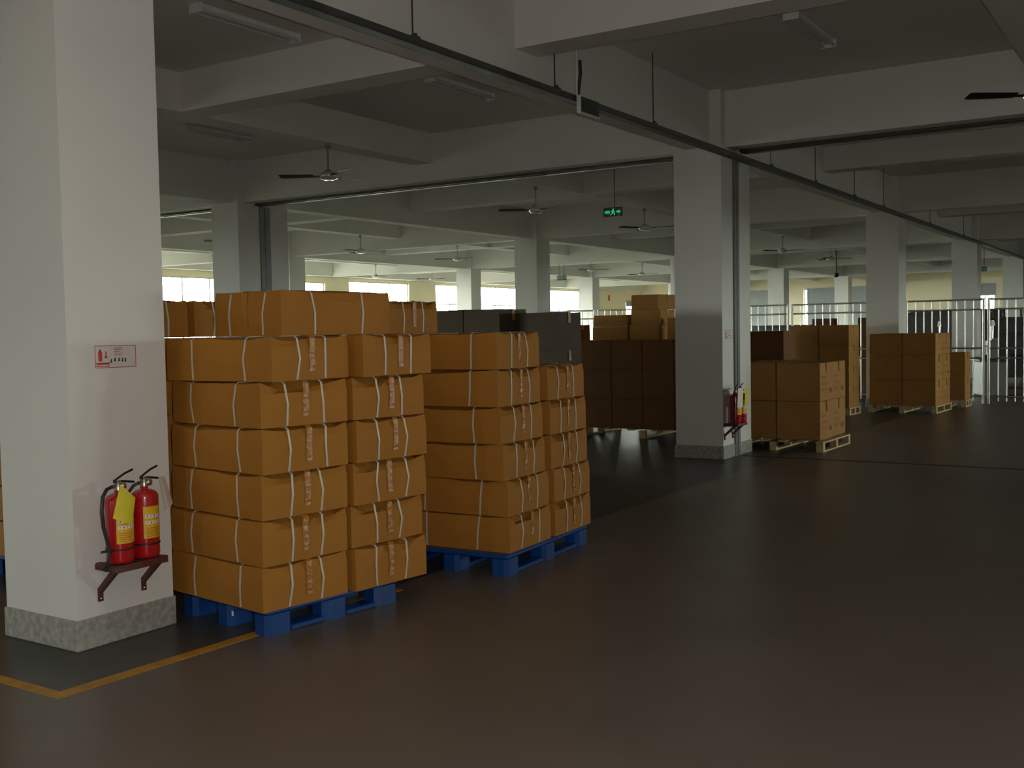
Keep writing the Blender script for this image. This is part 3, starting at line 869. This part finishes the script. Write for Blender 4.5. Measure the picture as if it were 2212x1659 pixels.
def exit_sign(x, y, z, rz, w, h, label, lit, m_face, rods=None):
    """housing centred on x, hanging; face towards local -y"""
    t = thing('exit_sign', label, 'exit sign', (x, y, z), rz, 'hanging exit signs')
    MB().bbox(-w / 2, w / 2, -.015, .015, 0, h, .003).build('housing', 'sign_bk', t)
    T = Matrix(((1, 0, 0, 0), (0, 0, 1, -.0178), (0, 1, 0, 0), (0, 0, 0, 1)))
    s = h
    a = MB().prism([(.20 * w, .42 * s), (.33 * w, .42 * s), (.33 * w, .30 * s), (.44 * w, .50 * s), (.33 * w, .70 * s), (.33 * w, .58 * s), (.20 * w, .58 * s)], .0015, T).build('arrow', m_face, t)
    man = MB()
    man.prism([(.02 * w, .72 * s), (.07 * w, .72 * s), (.07 * w, .86 * s), (.02 * w, .86 * s)], .0015, T)
    man.prism([(-.04 * w, .36 * s), (.03 * w, .36 * s), (.13 * w, .52 * s), (.08 * w, .57 * s), (.06 * w, .70 * s), (-.03 * w, .66 * s), (-.10 * w, .52 * s), (-.06 * w, .50 * s), (-.02 * w, .56 * s)], .0015, T)
    man.prism([(-.14 * w, .16 * s), (-.09 * w, .16 * s), (.03 * w, .34 * s), (-.04 * w, .36 * s)], .0015, T)
    man.prism([(.04 * w, .35 * s), (.09 * w, .28 * s), (.06 * w, .12 * s), (.11 * w, .12 * s), (.14 * w, .32 * s), (.10 * w, .40 * s)], .0015, T)
    man.build('running_figure', m_face, t)
    tx = MB()
    for k in range(4):
        x0 = (-.43 + .075 * k) * w
        tx.box(x0, x0 + .055 * w, -.0178, -.0163, .34 * s, .66 * s)
    tx.build('lettering', m_face, t)
    if rods:
        for xr in rods: MB().tube([(xr, 0, h), (xr, 0, rods[xr])], .008, 6).build('hanger_rod', 'rack', t)
    return t
e1 = exit_sign(8.855, 4.79, 3.655, 0, .36, .142, 'unlit green exit sign clipped below the cable tray', False, 'sign_gd')
MB().box(-.192, -.18, -.02, .02, -.005, .15).build('end_frame', 'lamp', e1)
MB().box(-.18, .18, -.02, .02, -.012, 0).build('bottom_frame', 'lamp', e1)
MB().tube([(-.16, .02, .142), (-.14, .02, .25), (-.11, .02, .36), (-.11, .025, .484)], .016, 8).build('cable', 'galv', e1)
MB().tube([(-.186, .02, .15), (-.186, .02, .915)], .011, 8).build('conduit', 'flue', e1)
exit_sign(15.96, 8.2, 3.53, -math.pi / 2, .34, .15, 'lit green exit sign on a red rod in front of the bright bay', True, 'sign_gl', {.03: 1.04})
exit_sign(31.2, 18.0, 3.33, -math.pi / 2, .36, .16, 'lit green exit sign hanging before the far windows', True, 'sign_gm', {-.1: .81, .1: .81})
exit_sign(38.5, 6.05, 3.36, -math.pi / 2, .36, .15, 'lit green exit sign hanging before the blinds of the end wall', True, 'sign_gm', {-.1: 1.21, .1: 1.21})

# ------------------------------------------------------------------ ceiling fans and lamps
def fan(x, y, z, rz, label):
    t = thing('ceiling_fan', label, 'ceiling fan', (x, y, z), rz, 'ceiling fans under the secondary beams')
    top = Z_SEC - z
    MB().tube([(0, 0, .06), (0, 0, top)], .010, 8).build('down_rod', 'rod', t)
    MB().lathe([(0, top - .002), (.035, top - .002), (.035, top - .03), (.012, top - .06), (0, top - .06)][::-1], 14).build('canopy', 'rod', t)
    MB().lathe([(0, -.055), (.07, -.055), (.115, -.035), (.125, 0), (.115, .03), (.06, .055), (.02, .09), (0, .09)], 20).build('motor', 'fan_wh', t)
    for k in range(3):
        a = 2 * math.pi * k / 3
        T = Matrix.Rotation(a, 4, 'Z') @ Matrix.Rotation(math.radians(9), 4, 'X')
        b = MB().prism([(.20, -.060), (.60, -.085), (.645, -.07), (.65, .06), (.62, .075), (.20, .060)], .004, T)
        bo = b.build('blade', 'fan_bl', t)
        MB().box(.09, .24, -.02, .02, -.008, .0, T).build('blade_arm', 'fan_bl', bo)
    return t
FANS = [(10.62, 9.62, 3, 'ceiling fan nearest the extinguisher column, over the strapped cartons'), (15.87, 9.62, 10, 'ceiling fan next to the lit exit sign on the red rod'), (20.2, 9.62, 35, 'ceiling fan just past the exit sign on the red rod'),
        (16.5, 17.8, 20, 'ceiling fan beside the column with the dark strip, before a far window'), (20.7, 17.8, 65, 'ceiling fan above the crosswise top carton, midway to the far wall'), (24.9, 17.8, 15, 'ceiling fan before the paired far windows, in the middle row'),
        (30.0, 25.1, 5, 'ceiling fan close to the far wall, above the crosswise carton'), (33.4, 25.1, 30, 'ceiling fan close to the far wall by the cream stretch'), (32.9, 17.8, 50, 'ceiling fan just behind the far green exit sign'),
        (37.0, 17.8, 80, 'ceiling fan above the pile of three shallow cartons'), (29.0, 9.62, 25, 'ceiling fan over the steel barrier beside the wide column'), (33.6, 9.62, 55, 'ceiling fan beside the hanging dome camera'), (11.0, 1.2, 123, 'ceiling fan over the open aisle, in front of the cable tray')]
for x, y, a, lb in FANS:
    fan(x, 1.25 if y < 2 else (9.65 if y < 12 else y), 3.74, math.radians(a), lb)

def batten(x, y, label):
    t = thing('fluorescent_lamp', label, 'ceiling lamp', (x, y, Z_SLAB), 0, 'twin tube lamps switched off')
    Ln = 1.24
    MB().prism([(-.055, -.001), (.055, -.001), (.03, -.05), (-.03, -.05)][::-1], Ln, Matrix(((0, 0, 1, -Ln / 2), (1, 0, 0, 0), (0, 1, 0, 0), (0, 0, 0, 1)))).build('housing', 'lamp', t)
    for s in (-1, 1):
        MB().tube([(-Ln / 2 + .02, s * .055, -.062), (Ln / 2 - .02, s * .055, -.062)], .015, 10).build('tube', 'tube', t)
    for s in (-1, 1):
        MB().box(s * (Ln / 2 - .01) - .012, s * (Ln / 2 - .01) + .012, -.075, .075, -.082, -.001).build('lamp_holder', 'lamp', t)
    return t
batten(7.11, 7.41, 'twin fluorescent lamp on the slab nearest the extinguisher column')
batten(10.41, 7.34, 'twin fluorescent lamp in the coffer beside the cable tray')
batten(10.60, 11.73, 'twin fluorescent lamp in the coffer above the near ceiling fan')
batten(10.47, 3.19, 'twin fluorescent lamp over the open aisle')
batten(16.2, 7.34, 'twin fluorescent lamp in the coffer past the double beam')

# dark security camera hanging far off
t = thing('security_camera', 'dark dome security camera hung beyond the third column', 'camera', (39.9, 11.25, 3.52), 0)
MB().lathe([(0, -.10), (.06, -.08), (.10, -.02), (.105, .02), (.10, .06), (0, .08)], 16).build('dome', 'dome', t)
MB().tube([(0, 0, .08), (0, 0, 1.05)], .025, 8).build('hanger_pole', 'rack', t)

# ------------------------------------------------------------------ steel barrier
def barrier(y0, y1, label, x=23.4):
    t = thing('steel_barrier', label, 'barrier', (x, y0, 0), 0, 'stainless tube barriers')
    L = y1 - y0
    for yy in (.025, L - .025):
        MB().tube([(0, yy, 0), (0, yy, 2.14)], .025, 8).build('post', 'steel', t)
    for z in (2.12, 1.92, 1.13, .93, .15):
        MB().tube([(0, .05, z), (0, L - .05, z)], .018, 8).build('rail', 'steel', t)
    n = int(round((L - .1) / .162))
    for k in range(1, n):
        yy = .05 + (L - .1) * k / n
        MB().tube([(0, yy, .05), (0, yy, 2.12)], .0115, 6).build('bar', 'steel', t)
    return t
for a, b, lb in ((1.4, 3.55, 'stainless barrier panel farthest along from the third column'), (3.6, 5.15, 'stainless barrier panel behind the low carton stack'), (5.2, 7.6, 'stainless barrier panel behind the third column'),
                 (7.65, 10.05, 'stainless barrier panel behind the wide column'), (10.1, 12.5, 'stainless barrier panel before the window wall'), (12.55, 14.95, 'stainless barrier panel at the far end')):
    barrier(a, b, lb)

# ------------------------------------------------------------------ roller blinds on the end wall
def blind(y0, y1, z0, z1, label):
    t = thing('roller_blind', label, 'blind', (X_R - .03, y0, z0), 0, 'grey roller blinds')
    MB().box(-.004, .0, 0, y1 - y0, 0, z1 - z0).build('fabric', 'blind', t)
    MB().tube([(-.03, 0, z1 - z0 + .03), (-.03, y1 - y0, z1 - z0 + .03)], .03, 10).build('roller', 'lamp', t)
    MB().box(-.012, .004, 0, y1 - y0, -.025, 0).build('bottom_bar', 'lamp', t)
blind(20.1, 22.5, 1.1, 3.70, 'grey roller blind drawn fully down, next to the corner')
blind(14.8, 18.25, 1.1, 3.72, 'wide grey roller blind drawn fully down')
blind(8.55, 10.05, 3.05, 3.64, 'short grey roller blind raised above a bright window')
blind(5.5, 7.75, 2.78, 3.60, 'grey roller blind half raised above a bright window')
blind(.7, 3.3, 2.0, 3.60, 'grey roller blind at the end of the wall')
bl = MB().box(-.004, 0, 0, 1.7, 0, .32).build('fabric', 'blind')
t = thing('roller_blind', 'short grey blind on the far wall corner window', 'blind', (56.95, Y_B - .03, 3.0), 0, 'grey roller blinds')
bl.parent = t; bl.rotation_euler = (0, 0, -math.pi / 2)
MB().tube([(0, -.03, .35), (1.7, -.03, .35)], .03, 10).build('roller', 'lamp', t)
# small red sign on the cream wall by the corner
tag(MB().box(54.72, 54.92, Y_B - .008, Y_B, 3.3, 3.62).build('wall_notice', 'lab_r'), 'small red notice on the cream wall stretch', 'notice')

# ------------------------------------------------------------------ machines and cartons beyond the barrier
def machine(x, y, rz, label, m='mach_dk', head=True, h=1.25):
    t = thing('workshop_machine', label, 'machine', (x, y, 0), rz, 'machines beyond the barrier')
    MB().bbox(-.35, .35, -.28, .28, 0, .78, .02).build('cabinet', 'mach_lt' if m == 'lt' else m if m in M else 'mach_dk', t)
    MB().bbox(-.42, .42, -.34, .34, .781, .83, .01).build('worktop', 'mach_dk', t)
    if head:
        b = MB().bbox(-.30, -.16, -.08, .08, .831, h, .02).bbox(-.16, .26, -.06, .06, h - .14, h, .02).build('head', 'mach_lt', t)
        MB().bbox(.16, .26, -.05, .05, h - .34, h - .141, .015).build('needle_box', 'mach_lt', t)
        MB().tube([(.0, .0, h), (.0, .0, h + .45)], .012, 6).build('thread_stand', 'chrome', t)
        MB().lathe([(0, h + .32), (.05, h + .32), (.03, h + .44), (0, h + .44)], 12, (.0, .0, 0)).build('thread_cone', 'lab_w', t)
    return t
machine(26.2, 3.9, .4, 'pale headed machine nearest the barrier panels', 'mach_lt')
machine(26.4, 2.75, .2, 'pale headed machine with grey cabinet beside the barrier end', 'mach_lt', h=1.35)
machine(29.2, 4.3, .3, 'dark machine in the second line beyond the barrier', 'mach_dk')
machine(29.4, 3.2, .1, 'blue cabinet machine in the second line beyond the barrier', 'mach_bl')
machine(29.3, 5.6, .2, 'dark machine beyond the barrier next to a column', 'mach_dk')
def rack(x, y, rz, L, h, label):
    t = thing('storage_rack', label, 'rack', (x, y, 0), rz, 'dark racks beyond the barrier')
    for a in (0, L - .05):
        for b in (0, .55):
            MB().box(a, a + .05, b, b + .05, 0, h).build('upright', 'mach_dk', t)
    for z in (.15, .75, 1.35, h - .05):
        MB().box(0, L, 0, .6, z, z + .04).build('shelf', 'mach_dk', t)
    MB().box(0.05, L - .05, .55, .57, .19, h - .05).build('back_panel', 'mach_dk', t)
    return t
rack(33.4, 8.0, math.radians(-90), 3.0, 2.0, 'dark storage rack standing nearest behind the machines')
rack(31.5, 4.9, math.radians(-90), 3.2, 1.8, 'dark storage rack standing behind the second machine line')
rack(36.5, 4.6, math.radians(-90), 2.6, 2.1, 'dark storage rack below the half raised blind')
rack(36.5, 8.0, math.radians(-90), 2.9, 2.1, 'dark storage rack below the short raised blind')
rack(28.0, 13.4, math.radians(-90), 2.6, 1.95, 'dark storage rack beyond the barrier before the wide column')
rack(36.5, 13.5, math.radians(-90), 2.8, 1.7, 'dark storage rack far beyond the barrier')
GC = 'cartons beyond the barrier'
for k, (x, y, z, lb) in enumerate(((25.2, 6.1, 0, 'bottom'), (25.22, 6.08, .455, 'second'), (25.2, 6.12, .91, 'third'), (25.21, 6.1, 1.365, 'top'))):
    plain_carton(x, y, z, 3 * k - 3, .6, .5, .45, '%s carton of the pile just beyond the barrier' % lb, GC)
for k in range(4):
    plain_carton(25.3, 7.2, .455 * k, 2 * k - 2, .6, .5, .45, '%s carton of the second pile beyond the barrier' % ('bottom', 'second', 'third', 'top')[k], GC)
